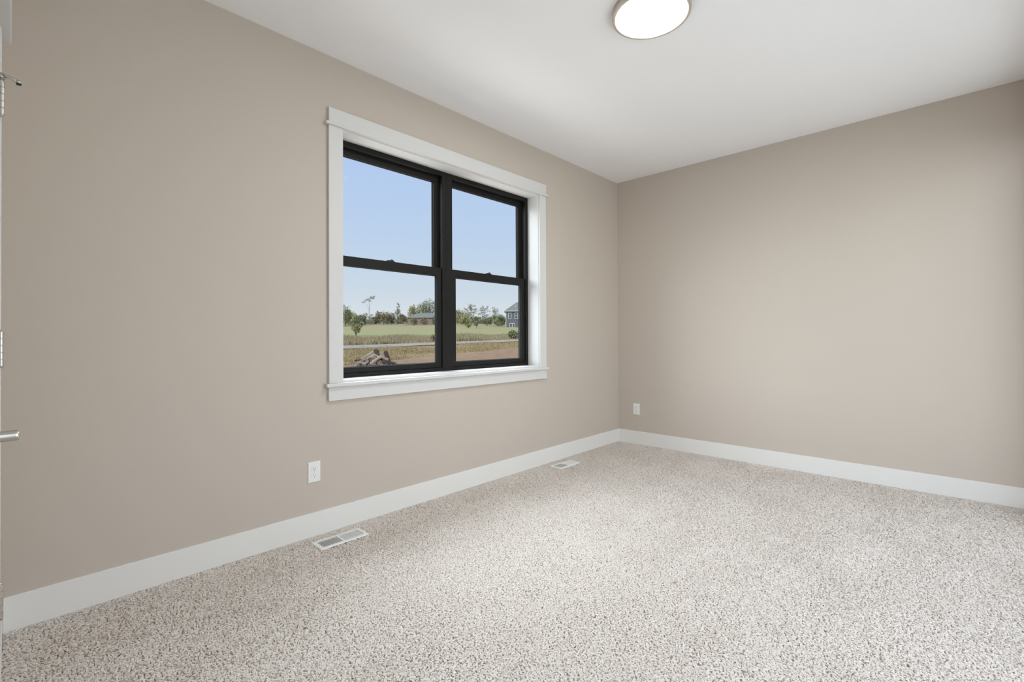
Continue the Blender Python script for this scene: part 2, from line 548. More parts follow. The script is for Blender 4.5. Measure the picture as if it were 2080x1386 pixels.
def dpart(name, bm, m, parent=None, **k):
    bmesh.ops.translate(bm, verts=bm.verts, vec=-Vector(door.location))
    return obj(name, bm, m, parent or door, **k)


dpart('door_jamb', B((WX - T + 0.01, WX, DH, DH + 0.020, -0.009, DZ), (WX - T + 0.01, WX, DL - 0.020, DL, -0.009, DZ), (WX - T + 0.01, WX, DL - 0.020, DH + 0.020, DZ, DZ + 0.020)), TRIM)
bm = B((WX - 0.036, WX - 0.001, DL + 0.003, DH - 0.003, 0.006, DZ - 0.003))
slab = dpart('door_slab', bm, DOORW, bevel=0.0015)
dpart('side_casing', B((WX, WX + 0.016, DH + 0.005, DH + 0.093, -0.009, DZ + 0.010)), TRIM, bevel=0.0015)
dpart('side_casing', B((WX, WX + 0.016, DL - 0.093, DL - 0.005, -0.009, DZ + 0.010)), TRIM, bevel=0.0015)
dpart('head_fillet', B((WX, WX + 0.0365, DL - 0.113, DH + 0.118, DZ + 0.010, DZ + 0.026)), TRIM, bevel=0.003)
dpart('head_casing', B((WX, WX + 0.019, DL - 0.094, DH + 0.094, DZ + 0.026, DZ + 0.116)), TRIM, bevel=0.0015)
for k, hz in enumerate((1.829, 1.079, 0.331)):
    bm = bmesh.new()
    hx, hy = WX + 0.0165, DH
    r, hh = 0.0066, 0.0515
    seg = [(-hh, -0.62), (-0.62, -0.2), (-0.2, 0.2), (0.2, 0.62), (0.62, 1.0)]
    edges = [-1.0, -0.6, -0.2, 0.2, 0.6, 1.0]
    prof = [(0, -hh - 0.006), (r * 0.7, -hh - 0.004), (r * 0.95, -hh - 0.001)]
    for a, b in zip(edges[:-1], edges[1:]):
        prof += [(r - 0.0022, a * hh), (r - 0.0022, a * hh + 0.0008), (r, a * hh + 0.0014), (r, b * hh - 0.0014), (r - 0.0022, b * hh - 0.0008), (r - 0.0022, b * hh)]
    prof += [(r * 0.95, hh + 0.001), (r * 0.7, hh + 0.004), (0, hh + 0.006)]
    lathe(bm, prof, 20, 'Z', (hx, hy, hz))
    hg = dpart('hinge', bm, NICKEL, smooth=False)
    # the two leaves, folded in the gap
    dpart('hinge_leaf', B((WX - 0.030, hx, DH - 0.0025, DH - 0.0008, hz - hh, hz + hh), (WX - 0.030, hx, DH + 0.0004, DH + 0.002, hz - hh, hz + hh)), NICKEL, hg)
    if k == 0:
        # hinge-pin door stop on the top hinge
        zz = hz + hh + 0.011
        bm = bmesh.new()
        lathe(bm, [(0.0, -0.004), (0.0088, -0.004), (0.0095, 0.0), (0.0088, 0.005), (0.005, 0.007), (0.005, 0.011), (0.0, 0.0125)], 20, 'Z', (hx, hy, zz))
        tube(bm, [(hx + 0.004, hy - 0.006, zz + 0.002), (hx + 0.014, hy - 0.010, zz + 0.002), (hx + 0.026, hy - 0.012, zz - 0.003), (hx + 0.035, hy - 0.012, zz - 0.007)], [0.0052, 0.0050, 0.0048, 0.0046], 10)
        lathe(bm, [(0, -0.003), (0.0064, -0.003), (0.0078, 0.0), (0.0078, 0.0050), (0.005, 0.0056), (0, 0.0056)], 18, 'Z', (hx + 0.035, hy - 0.012, zz - 0.008))
        st = dpart('pin_door_stop', bm, NICKEL, hg, smooth=True)
        bm = bmesh.new()
        lathe(bm, [(0, -0.0045), (0.0050, -0.0045), (0.0062, -0.0030), (0.0062, 0.0), (0, 0.0)], 18, 'Z', (hx + 0.035, hy - 0.012, zz - 0.011))
        dpart('stop_bumper', bm, RUBBER, hg, smooth=True)
# round door handle standing out from the door
lz, ly = 0.917, DL + 0.060
bm = bmesh.new()
lathe(bm, [(0, 0.0), (0.033, 0.0), (0.033, 0.006), (0.030, 0.009), (0.0112, 0.010), (0.0105, 0.013), (0.0108, 0.045), (0.0104, 0.0485), (0.0085, 0.0505), (0.0, 0.0510)], 40, 'X', (WX - 0.001, ly, lz))
dpart('door_handle', bm, NICKEL, smooth=True)
# hall beyond the closed door is never seen; the jamb is stopped at its back
dpart('door_stop_strip', B((WX - 0.048, WX - 0.037, DH - 0.010, DH, -0.009, DZ), (WX - 0.048, WX - 0.037, DL, DL + 0.010, -0.009, DZ), (WX - 0.048, WX - 0.037, DL, DH, DZ - 0.010, DZ)), TRIM)

# ------------------------------------------------------------------ duplex outlets
def outlet(loc, rz, label):
    """faces -Y in its own space"""
    o = empty('electrical_outlet', loc, rz)
    tag(o, label, 'outlet', 'duplex outlets low on the walls')
    bm = bmesh.new()
    w, h = 0.0352, 0.0575
    rings = [(w, h, 0.0), (w, h, 0.003), (w - 0.003, h - 0.003, 0.0062)]
    pr = None
    for a, b, d in rings:
        r = [bm.verts.new((sx * a, -d, sz * b)) for sx, sz in ((-1, -1), (1, -1), (1, 1), (-1, 1))]
        if pr:
            for k in range(4): bm.faces.new((pr[k], pr[(k + 1) % 4], r[(k + 1) % 4], r[k]))
        pr = r
    bm.faces.new(pr)
    obj('cover_plate', bm, PLATE, o, bevel=0.0012)
    for s in (-1, 1):
        bm = bmesh.new()
        zc = s * 0.0196
        n = 28; ring0, ring1 = [], []
        for k in range(n):
            a = 2 * math.pi * k / n
            x, z = 0.0172 * math.cos(a), max(-0.0132, min(0.0132, 0.0172 * math.sin(a)))
            ring0.append(bm.verts.new((x, -0.005, zc + z))); ring1.append(bm.verts.new((x * 0.96, -0.0082, zc + z * 0.96)))
        for k in range(n): bm.faces.new((ring0[k], ring0[(k + 1) % n], ring1[(k + 1) % n], ring1[k]))
        bm.faces.new(ring1)
        rc = obj('receptacle', bm, PLATE, o)
        bm = B((-0.0078, -0.0058, -0.0086, -0.0070, zc + 0.0005, zc + 0.0085), (0.0056, 0.0074, -0.0086, -0.0070, zc + 0.001, zc + 0.008))
        lathe(bm, [(0, -0.0086), (0.0026, -0.0086), (0.0026, -0.007), (0, -0.007)], 14, 'Y', (0, 0, zc - 0.0065))
        obj('contact_slots', bm, SLOT, rc)
    bm = bmesh.new(); lathe(bm, [(0, -0.0082), (0.0022, -0.0078), (0.003, -0.0066), (0.003, -0.005)], 16, 'Y')
    obj('screw', bm, NICKEL, o)
    return o


outlet((-3.2723, 0, 0.3545), 0, 'white duplex outlet on the window wall, below the left end of the window')
outlet((0, -0.2112, 0.3550), -math.pi / 2, 'white duplex outlet on the far wall, right of the room corner')

# ------------------------------------------------------------------ floor registers
def register(box4, label):
    x0, x1, y0, y1 = box4
    cx, cyy = (x0 + x1) / 2, (y0 + y1) / 2
    o = empty('floor_vent', (cx, cyy, 0.003))
    tag(o, label, 'floor vent', 'white floor vents along the window wall')
    w, d = (x1 - x0) / 2, (y1 - y0) / 2
    bm = bmesh.new()
    zt = 0.0025
    bx, by = 0.024, 0.020
    def rect(a, b, z): return [bm.verts.new((sx * a, sy * b, z)) for sx, sy in ((-1, -1), (1, -1), (1, 1), (-1, 1))]
    r0 = rect(w, d, -0.003); r1 = rect(w - 0.004, d - 0.004, zt); r2 = rect(w - bx, d - by, zt); r3 = rect(w - bx, d - by, -0.009)
    for a, b in ((r0, r1), (r1, r2), (r2, r3)):
        for k in range(4): bm.faces.new((a[k], a[(k + 1) % 4], b[(k + 1) % 4], b[k]))
    # centre bar and long ribs
    box(bm, -0.006, 0.006, -(d - by), d - by, -0.004, zt)
    obj('vent_frame', bm, VENTW, o)
    # louvres: thin slanted blades across the opening, tilted opposite ways in each half
    for s in (-1, 1):
        bm = bmesh.new()
        n = 14
        for k in range(n):
            xx = s * (0.0115 + (w - bx - 0.0115) * (k + 0.5) / n)
            th, hz = 0.0011, 0.0080
            sl = -s * 0.0045
            v = []
            for (dx, dz) in ((-th, zt - 0.0008), (th, zt - 0.0008), (th + sl, zt - hz), (-th + sl, zt - hz)):
                v.append((xx + dx, dz))
            f0 = [bm.verts.new((a, -(d - by), z)) for a, z in v]; f1 = [bm.verts.new((a, d - by, z)) for a, z in v]
            bm.faces.new(f0); bm.faces.new(f1[::-1])
            for q in range(4): bm.faces.new((f0[(q + 1) % 4], f0[q], f1[q], f1[(q + 1) % 4]))
        obj('louvre_bank', bm, VENTW, o)
    obj('damper_plate', B((-(w - bx), w - bx, -(d - by), d - by, -0.0092, -0.0085)), VENTD, o)


register((-3.334, -3.0535, -0.219, -0.096), 'white floor vent in the carpet nearer the camera, below the left end of the window')
register((-1.289, -1.0115, -0.218, -0.094), 'white floor vent set in the carpet near the far corner, smaller in view')

# ------------------------------------------------------------------ ceiling light
cl = empty('ceiling_light', (-2.2500, -1.5340, H)); tag(cl, 'round flush ceiling light glowing white in a brushed nickel rim', 'ceiling light')
bm = bmesh.new()
lathe(bm, [(0.178, 0.0), (0.189, 0.0), (0.1905, -0.028), (0.1885, -0.0345), (0.182, -0.037), (0.1745, -0.0355), (0.1715, -0.031), (0.1715, -0.004)], 96)
obj('rim', bm, LAMPRIM, cl, smooth=True)
bm = bmesh.new()
lathe(bm, [(0.1712, -0.0295), (0.169, -0.0312), (0.12, -0.0325), (0.0, -0.033)], 96)
obj('diffuser', bm, GLOW, cl, smooth=True)

# ================================================================== outside
FH = Vector((math.cos(YAW), math.sin(YAW), 0))
PV = [4, 20, 26, 30, 36, 42, 46, 50, 56, 62, 70, 80, 95, 110, 130, 150, 175, 200, 230, 300, 420]
PY = [1000, 770, 752, 742, 724, 711, 705.5, 701, 696, 692, 688, 684, 678.5, 674, 669, 665, 661, 658.5, 656.5, 653, 649]
PZ = [1.109 - (y - 684.4) / 959.8 * v for v, y in zip(PV, PY)]
PZ[0] = -0.62


def gz(v):
    return float(np.interp(v, PV, PZ))


def gpos(px, v):
    """a spot on the terrain: v metres out along the view axis, abeam by the bearing of column px"""
    p = Vector((CAM.x, CAM.y, 0)) + FH * v + rgt * ((px - 1040) / F_PX * v)
    p.z = gz(v)
    return p


def vroad(px):
    """metres along the view axis to the middle of the straight road, at the bearing of column px"""
    return 70.15 / (1.168 - np.clip((px - 1040.0) / F_PX, -3.0, 0.62))


# ground: a gently rising field; smoothed cross-section, small undulation
def terrain():
    vv = np.concatenate([np.arange(4, 90, 1.0), np.arange(90, 420, 5.0)])
    zz = np.interp(vv, PV, PZ)
    k = np.array([1, 2, 3, 2, 1]) / 9.0
    zs = np.convolve(np.pad(zz, 2, mode='edge'), k, mode='valid'); zs[80:] = zz[80:]
    ll = np.concatenate([np.linspace(-260, -60, 21)[:-1], np.linspace(-60, 40, 101), np.linspace(40, 160, 13)[1:]])
    A, Bm = np.meshgrid(vv, ll, indexing='ij')
    Z = np.repeat(zs[:, None], len(ll), 1)
    Z = Z + 0.03 * np.sin(A * 1.3 + Bm * 0.7) * np.sin(Bm * 0.9) * (A < 60)
    X = CAM.x + FH.x * A + rgt.x * Bm; Y = CAM.y + FH.y * A + rgt.y * Bm
    keep = Y > 0.6
    n1, n2 = A.shape
    idx = np.arange(n1 * n2).reshape(n1, n2)
    q = np.stack([idx[:-1, :-1], idx[1:, :-1], idx[1:, 1:], idx[:-1, 1:]], -1).reshape(-1, 4)
    kk = keep.ravel()[q].all(1)
    # distance counted from the road's course, so that verge and meadow follow it
    px = np.clip(1040 + Bm / A * F_PX, -200, 1500)
    rel = A - (vroad(px) - 50.0) * np.clip((A - 28) / 12, 0, 1) * np.clip((110 - A) / 40, 0, 1)
    return np.stack([X, Y, Z], -1).reshape(-1, 3), q[kk], rel.ravel()


def ground_mat():
    m, t, b = base_mat('field_ground')
    b.inputs['Roughness'].default_value = 0.95; b.inputs['Specular IOR Level'].default_value = 0.05
    at = nd(t, 'ShaderNodeAttribute', attribute_name='tone')
    tc = nd(t, 'ShaderNodeTexCoord')
    n = nd(t, 'ShaderNodeTexNoise'); n.inputs['Scale'].default_value = 0.22; n.inputs['Detail'].default_value = 5
    t.links.new(tc.outputs['Object'], n.inputs['Vector'])
    n2 = nd(t, 'ShaderNodeTexNoise'); n2.inputs['Scale'].default_value = 1.8; n2.inputs['Detail'].default_value = 8; n2.inputs['Roughness'].default_value = 0.7
    t.links.new(tc.outputs['Object'], n2.inputs['Vector'])
    a = nd(t, 'ShaderNodeMath', operation='MULTIPLY_ADD'); a.inputs[1].default_value = 0.10; a.inputs[2].default_value = -0.05
    t.links.new(n.outputs[0], a.inputs[0])
    s = nd(t, 'ShaderNodeMath', operation='ADD'); t.links.new(at.outputs['Fac'], s.inputs[0]); t.links.new(a.outputs[0], s.inputs[1])
    # bare soil near the house, dry grass by the road, rough meadow beyond it, mown green field, dry far edge
    r = ramp(t, [(0.0, (0.34, 0.22, 0.135)), (0.20, (0.33, 0.215, 0.135)), (0.27, (0.36, 0.25, 0.15)), (0.31, (0.38, 0.285, 0.155)), (0.38, (0.36, 0.285, 0.155)),
                 (0.44, (0.35, 0.28, 0.165)), (0.53, (0.33, 0.275, 0.175)), (0.60, (0.34, 0.31, 0.175)), (0.68, (0.355, 0.345, 0.165)), (0.78, (0.37, 0.335, 0.165)), (0.87, (0.385, 0.325, 0.18)), (0.95, (0.35, 0.30, 0.18))])
    t.links.new(s.outputs[0], r.inputs[0])
    v = ramp(t, [(0.25, (0.72, 0.72, 0.72)), (0.75, (1.25, 1.25, 1.25))])
    t.links.new(n2.outputs[0], v.inputs[0])
    mx = nd(t, 'ShaderNodeMixRGB', blend_type='MULTIPLY'); mx.inputs[0].default_value = 1.0
    t.links.new(r.outputs[0], mx.inputs[1]); t.links.new(v.outputs[0], mx.inputs[2]); t.links.new(mx.outputs[0], b.inputs['Base Color'])
    return m


co, q, dist = terrain()
tone = np.interp(dist, [4, 26, 32, 37, 44, 50, 57, 66, 76, 84, 100, 130, 160, 230, 420], [0.1, 0.15, 0.22, 0.30, 0.36, 0.42, 0.46, 0.53, 0.58, 0.62, 0.70, 0.78, 0.86, 0.95, 1.0])
g = mesh_np('ground', co, q, ground_mat(), None, tone, smooth=True); tag(g, kind='structure')

# road: a pale gravel strip crossing the slope
ROADM = mottled('pale_gravel_road', [(0.62, 0.54, 0.46), (0.72, 0.64, 0.55)], 1.2, 0.95)
bm = bmesh.new()
pr = None
for k in range(121):
    v = 16 + 104 * k / 120.0         # runs from the near left to the far right, dead straight
    lat = -16.44 + 1.168 * (v - 46.0)
    c = Vector((CAM.x, CAM.y, 0)) + FH * v + rgt * lat
    d = (FH + rgt * 1.168).normalized()
    nrm = Vector((-d.y, d.x, 0))
    rr = []
    for s2 in (-2.6, -0.9, 0.9, 2.6):
        p = c + nrm * s2
        vv = (p - Vector((CAM.x, CAM.y, 0))).dot(FH)
        rr.append(bm.verts.new((p.x, p.y, gz(vv) + (0.12 if abs(s2) < 1 else 0.07))))
    if pr:
        for j in range(3): bm.faces.new((pr[j], pr[j + 1], rr[j + 1], rr[j]))
    pr = rr
bmesh.ops.solidify(bm, geom=bm.faces[:], thickness=0.25)
tag(obj('road', bm, ROADM), kind='structure')


# ------------------------------------------------------------------ trees and shrubs
def leaf_mesh(blobs, n, size, seed, flat=0.75):
    """leaf sprays: small crossed quads filling ellipsoid clumps"""
    rng = np.random.default_rng(seed)
    wts = np.array([b[3] * b[4] * b[5] for b in blobs]) ** 0.67
    pick = rng.choice(len(blobs), n, p=wts / wts.sum())
    bl = np.array(blobs)[pick]
    d = rng.normal(size=(n, 3)); d /= np.linalg.norm(d, axis=1)[:, None]
    rad = rng.random(n) ** 0.45
    rad *= 1.0 + 0.22 * np.sin(d[:, 0] * 5 + seed) * np.sin(d[:, 1] * 6 + d[:, 2] * 4)
    c = bl[:, :3] + d * rad[:, None] * bl[:, 3:6]
    u = rng.normal(size=(n, 3)); u /= np.linalg.norm(u, axis=1)[:, None]
    w = rng.normal(size=(n, 3)); w = np.cross(u, w); w /= np.linalg.norm(w, axis=1)[:, None]
    s = size * rng.uniform(0.55, 1.35, n)[:, None]
    co = np.stack([c - u * s, c - w * s * flat, c + u * s, c + w * s * flat], 1).reshape(-1, 3)
    q = np.arange(n * 4).reshape(-1, 4)
    return co, q


def limbs(bm, base, h, spread, rng, r0, n=7, levels=1, lean=(0, 0)):
    """trunk with ascending branches that fork"""
    top = Vector((base[0] + lean[0], base[1] + lean[1], base[2] + h * 0.92))
    b = Vector(base)
    mid = b.lerp(top, 0.45) + Vector((rng.uniform(-.1, .1), rng.uniform(-.1, .1), 0)) * h * 0.15
    tube(bm, [b - Vector((0, 0, 0.3)), b.lerp(mid, 0.5), mid, mid.lerp(top, 0.5), top], [r0, r0 * .85, r0 * .65, r0 * .4, r0 * .15], 7)
    for k in range(n):
        t = rng.uniform(0.3, 0.85)
        s = b.lerp(mid, t / 0.45) if t < 0.45 else mid.lerp(top, (t - 0.45) / 0.55)
        a = 2 * math.pi * k / n + rng.uniform(-.4, .4)
        L = spread * rng.uniform(0.6, 1.0) * (1.15 - 0.5 * t)
        e = s + Vector((math.cos(a) * L, math.sin(a) * L, h * rng.uniform(0.12, 0.28)))
        m_ = s.lerp(e, 0.5) + Vector((0, 0, -0.04 * h))
        rr = r0 * 0.42 * (1.1 - t * 0.6)
        tube(bm, [s, m_, e], [rr, rr * .65, rr * .2], 5)
        for j in range(2 + levels):
            a2 = a + rng.uniform(-1, 1); L2 = L * rng.uniform(0.3, 0.55)
            s2 = m_.lerp(e, rng.uniform(0.1, 0.8))
            e2 = s2 + Vector((math.cos(a2) * L2, math.sin(a2) * L2, h * rng.uniform(0.05, 0.16)))
            tube(bm, [s2, e2], [rr * .4, rr * .12], 4)


LEAF = {  # foliage tones paled, distance haze mixed into the colours
    'green': mottled('green_foliage', [(0.201, 0.236, 0.124), (0.295, 0.325, 0.177), (0.389, 0.407, 0.236)], 0.55),
    'deep': mottled('deep_green_foliage', [(0.183, 0.206, 0.124), (0.26, 0.277, 0.171), (0.33, 0.342, 0.224)], 0.6),
    'olive': mottled('olive_foliage', [(0.283, 0.266, 0.147), (0.389, 0.354, 0.201), (0.472, 0.431, 0.26)], 0.5),
    'rust': mottled('rust_tinged_foliage', [(0.25, 0.22, 0.145), (0.34, 0.285, 0.18), (0.40, 0.32, 0.20)], 0.5),
    'willow': mottled('yellow_green_foliage', [(0.295, 0.313, 0.153), (0.401, 0.407, 0.212), (0.496, 0.484, 0.271)], 0.5),
    'haze': mottled('grey_green_foliage', [(0.283, 0.295, 0.212), (0.366, 0.372, 0.277), (0.448, 0.443, 0.348)], 0.5),
}
BARK = mottled('grey_brown_bark', [(0.22, 0.19, 0.16), (0.32, 0.285, 0.245)], 3.0)
S = F_PX                             # pixels per metre at one metre


def tree(px, v, top_px, hw, leaf, label, style='round', n=1500, name='tree', group='trees beyond the field', base_px=None, crown=0.22):
    p = gpos(px, v)
    mpp = v / S
    zt = 1.109 - (top_px - 684.4) * mpp
    h = max(1.0, zt - p.z)
    w = hw * mpp * (1.22 if style in ('round', 'mound') else 1.1)
    rng = random.Random(int(px * 13 + v))
    o = empty(name, p)
    tag(o, label, 'shrub' if name == 'shrub' else 'tree', group)
    blobs = []
    bmt = bmesh.new()
    if style == 'round':
        limbs(bmt, (0, 0, 0), h, w * 0.8, rng, 0.035 * h, 6)
        blobs.append((0, 0, h * (0.5 + crown / 2), w * .82, w * .82, h * (0.5 - crown / 2)))
        for k in range(11):
            a = rng.uniform(0, 6.28); rr = w * rng.uniform(.35, .72)
            z = h * rng.uniform(crown + .12, .86)
            s = w * rng.uniform(.25, .42)
            blobs.append((math.cos(a) * rr, math.sin(a) * rr, z, s, s, min(s * .9, h - z)))
        sz = max(0.16, 1.15 * mpp)
    elif style == 'sparse':
        limbs(bmt, (0, 0, 0), h, w, rng, 0.030 * h, 11, 4)
        for k in range(64):
            a = rng.uniform(0, 6.28); z = h * rng.uniform(.34, .98); rr = w * rng.uniform(.1, 1.0) * (1.0 if z < .75 * h else .7)
            s = w * rng.uniform(.09, .17)
            blobs.append((math.cos(a) * rr * (1.1 - .3 * z / h), math.sin(a) * rr * (1.1 - .3 * z / h), z, s, s, s * .7))
        sz = max(0.12, 0.62 * mpp)
    elif style == 'lofty':          # bare pole with a tuft at the top and some growth low down
        limbs(bmt, (0, 0, 0), h, w * .5, rng, 0.012 * h, 4, 1, lean=(0.0, 0.0))
        rx, ry = rgt.x, rgt.y
        for off, zz, s in ((-.72, .80, .22), (-.42, .86, .24), (-.1, .90, .22), (.25, .95, .26), (.5, .93, .22), (.1, .84, .16), (.55, .99, .16)):
            blobs.append((rx * off * w, ry * off * w, zz * h, s * w, s * w, s * w * .6))
        for off, zz, s in ((-.45, .37, .30), (.0, .26, .34), (.3, .34, .22), (.2, .12, .42), (-.25, .10, .4)):
            blobs.append((rx * off * w, ry * off * w, zz * h, s * w, s * w, s * w * .7))
        sz = max(0.13, 0.8 * mpp)
    elif style == 'spire':
        limbs(bmt, (0, 0, 0), h, w * .6, rng, 0.02 * h, 9, 1)
        for k in range(22):
            t = rng.uniform(0.05, 1.0); a = rng.uniform(0, 6.28); lim = w * (1.02 - t) ** .7
            s = max(.12 * w, lim * .42); rr = lim * rng.uniform(.1, .75)
            blobs.append((math.cos(a) * rr, math.sin(a) * rr, h * (.08 + .9 * t) - s * .3, s, s, s * 1.0))
        sz = max(0.14, 0.85 * mpp)
    elif style == 'vase':           # multi-stem bush, narrow at the foot
        for k in range(8):
            a = 2 * math.pi * k / 8 + rng.uniform(-.3, .3); L = w * rng.uniform(.4, .75)
            tube(bmt, [(0, 0, -.2), (math.cos(a) * L * .25, math.sin(a) * L * .25, h * .3), (math.cos(a) * L, math.sin(a) * L, h * rng.uniform(.65, .9))], [.05, .04, .015], 5)
        for k in range(16):
            t = rng.uniform(.22, .9); a = rng.uniform(0, 6.28); lim = w * (0.30 + .85 * math.sin(min(1, t * 1.05) * 2.5))
            rr = lim * rng.uniform(.05, .65); s = w * rng.uniform(.24, .40)
            blobs.append((math.cos(a) * rr, math.sin(a) * rr, h * t, s, s, min(s, h * (1 - t) + .15)))
        sz = max(0.12, 0.95 * mpp)
    else:                           # low mound of a shrub
        for k in range(6):
            a = 2 * math.pi * k / 6
            tube(bmt, [(0, 0, -.2), (math.cos(a) * w * .5, math.sin(a) * w * .5, h * .6)], [.04, .015], 5)
        blobs.append((0, 0, h * .42, w * .85, w * .85, h * .5))
        for k in range(8):
            a = rng.uniform(0, 6.28); rr = w * rng.uniform(.3, .75); s = w * .35
            blobs.append((math.cos(a) * rr, math.sin(a) * rr, h * rng.uniform(.3, .72), s, s, h * .26))
        sz = max(0.10, 0.9 * mpp)
    obj('stem' if name == 'shrub' else 'trunk', bmt, BARK, o)
    lc, lq = leaf_mesh(blobs, n, sz, int(px * 7 + v))
    lc[:, 2] = np.maximum(lc[:, 2], 0.03)
    mesh_np('foliage', lc, lq, LEAF[leaf], o)
    return o


# beyond the field, left pane, from the left
tree(686, 176, 610, 16, 'green', 'tall dense green tree mostly hidden behind the left window casing', n=2200, crown=.06)
tree(702, 168, 620, 13, 'green', 'dense green tree at the left edge of the window view', n=2200, crown=.06)
tree(715, 176, 632, 11, 'olive', 'olive tree right beside the dense green tree at the left edge of the view', n=1600, crown=.06)
tree(735, 190, 637, 9, 'deep', 'small dark green tree between the near bush and the lofty bare tree', n=1400, crown=.06)
tree(750, 196, 601, 15, 'haze', 'lofty thin tree with a bare stem and a tuft of leaves on top', style='lofty', n=1000)
tree(764, 205, 640, 8, 'deep', 'low dark tree just right of the lofty thin tree', n=1100, crown=.06)
tree(780, 200, 631, 14, 'rust', 'broad brownish autumn tree left of the spindly upright tree', n=2000, crown=.06)
tree(795, 206, 633, 9, 'haze', 'grey green tree touching the broad brownish autumn tree', n=1300, crown=.06)
tree(808, 196, 613, 14, 'haze', 'spindly upright tree with a ragged pointed top', style='spire', n=1300)
tree(818, 190, 637, 7, 'rust', 'small orange tinged tree left of the rounded yellow green tree', n=1000, crown=.06)
tree(841, 212, 620, 15, 'willow', 'rounded yellow green tree above the grey roofed far house', n=2300, crown=.06)
tree(873, 226, 607, 22, 'haze', 'tallest broad tree behind the far house, next to the black mullion', n=2400, crown=.30)
tree(898, 240, 618, 16, 'deep', 'green tree behind the black mullion of the window', n=1400, crown=.2)
tree(886, 185, 640, 8, 'deep', 'dark bush at the right end of the far house', style='mound', n=1200, name='shrub', group='shrubs in the field')
tree(841, 181, 643, 8, 'rust', 'reddish brown shrub in front of the left part of the far house', style='mound', n=1000, name='shrub', group='shrubs in the field')
tree(863, 181, 643, 9, 'rust', 'broad russet shrub in front of the middle of the far house', style='mound', n=1000, name='shrub', group='shrubs in the field')
# right pane
tree(912, 206, 628, 14, 'olive', 'olive tree half hidden by the mullion at the left of the right panes', n=1500, crown=.06)
tree(936, 190, 628, 13, 'olive', 'leafy olive tree at the left of the right panes', n=1700, crown=.06)
tree(957, 196, 617, 16, 'haze', 'spreading half bare tree with open branches, tallest in the right panes', style='sparse', n=1500)
tree(983, 200, 622, 13, 'haze', 'half bare tree in the middle of the right panes', style='sparse', n=1100)
tree(1005, 204, 624, 9, 'haze', 'narrow half bare tree nearest the grey house', style='sparse', n=800)
tree(946, 172, 636, 12, 'willow', 'low yellow green tree under the spreading half bare tree', n=1500, crown=.05)
tree(990, 168, 643, 12, 'deep', 'dark green low tree in the middle of the right panes', n=1300, crown=.05)
tree(1013, 163, 638, 13, 'green', 'dense green bushy tree left of the grey house', n=1900, crown=.03)
tree(968, 138, 641, 7, 'green', 'slender green shrub standing forward in the grass of the right panes', style='vase', n=900, name='shrub', group='shrubs in the field')
tree(952, 142, 657, 5, 'olive', 'small olive shrub left of the slender green shrub', style='vase', n=500, name='shrub', group='shrubs in the field')
tree(1043, 66, 669, 9, 'green', 'dark green rounded bush by the road below the grey house', style='mound', n=1400, name='shrub', group='shrubs in the field')
tree(1062, 70, 667, 12, 'olive', 'pale green bush at the right window edge by the road', style='mound', n=1300, name='shrub', group='shrubs in the field')
tree(886, 58, 680, 10, 'olive', 'olive bush by the road beside the black mullion', style='mound', n=1000, name='shrub', group='shrubs in the field')
# the tree line runs on to the left, out of the photograph
for px, v, top, hw, leaf in ((560, 178, 622, 15, 'green'), (600, 186, 630, 13, 'haze'), (632, 180, 618, 14, 'olive'), (662, 188, 628, 12, 'deep'), (500, 190, 624, 16, 'haze'), (440, 184, 616, 15, 'green'), (360, 190, 626, 16, 'olive')):
    tree(px, v, top, hw, leaf, 'tree where the distant tree line runs on to the left behind the wall', n=1200, group='trees left of the window view', crown=.06)
# the low growth that closes the tree line
for px, v, top, hw, leaf in ((692, 185, 636, 7, 'green'), (708, 188, 640, 7, 'haze'), (726, 200, 642, 7, 'deep'), (743, 216, 645, 7, 'haze'), (757, 208, 645, 7, 'deep'),
                             (771, 222, 641, 7, 'olive'), (788, 212, 642, 7, 'haze'), (800, 226, 643, 7, 'olive'), (812, 214, 642, 7, 'deep'), (825, 226, 640, 7, 'olive'),
                             (930, 219, 642, 7, 'haze'), (960, 208, 640, 7, 'willow'), (976, 210, 643, 7, 'haze'), (996, 212, 642, 7, 'olive'), (1022, 196, 643, 7, 'deep')):
    tree(px, v, top, hw, leaf, 'low hazy bush filling the foot of the distant tree line', style='mound', n=900, name='shrub', group='bushes at the foot of the distant tree line')
# near bush of the left pane
tree(723, 86, 638, 17, 'willow', 'large green vase shaped bush standing alone in the field', style='vase', n=3600, name='shrub', group='shrubs in the field')


# ------------------------------------------------------------------ rough grass
def grass(name, label, v0, v1, px0, px1, n, h0, h1, cols, seed):
    # v0, v1: metres from the middle of the road, along the view axis
    rng = np.random.default_rng(seed)
    px = rng.uniform(px0, px1, n); v = vroad(px) + rng.uniform(v0, v1, n)
    lat = (px - 1040) / F_PX * v
    z = np.interp(v, PV, PZ)
    x = CAM.x + FH.x * v + rgt.x * lat; y = CAM.y + FH.y * v + rgt.y * lat
    h = rng.uniform(h0, h1, n) * (0.7 + 0.5 * np.sin(x * .5 + seed) * np.sin(y * .41))
    w = rng.uniform(0.03, 0.09, n)
    a = rng.uniform(0, 6.28, n); le = rng.uniform(-.35, .35, (2, n)) * h
    co = np.stack([np.stack([x - np.cos(a) * w, y - np.sin(a) * w, z - .06], 1), np.stack([x + np.cos(a) * w, y + np.sin(a) * w, z - .06], 1),
                   np.stack([x + le[0], y + le[1], z + h], 1)], 1).reshape(-1, 3)
    m = mottled(name + '_blades', cols, 0.35)
    o = mesh_np(name, co, np.arange(n * 3).reshape(-1, 3), m)
    tag(o, label, 'grass', kind='stuff')


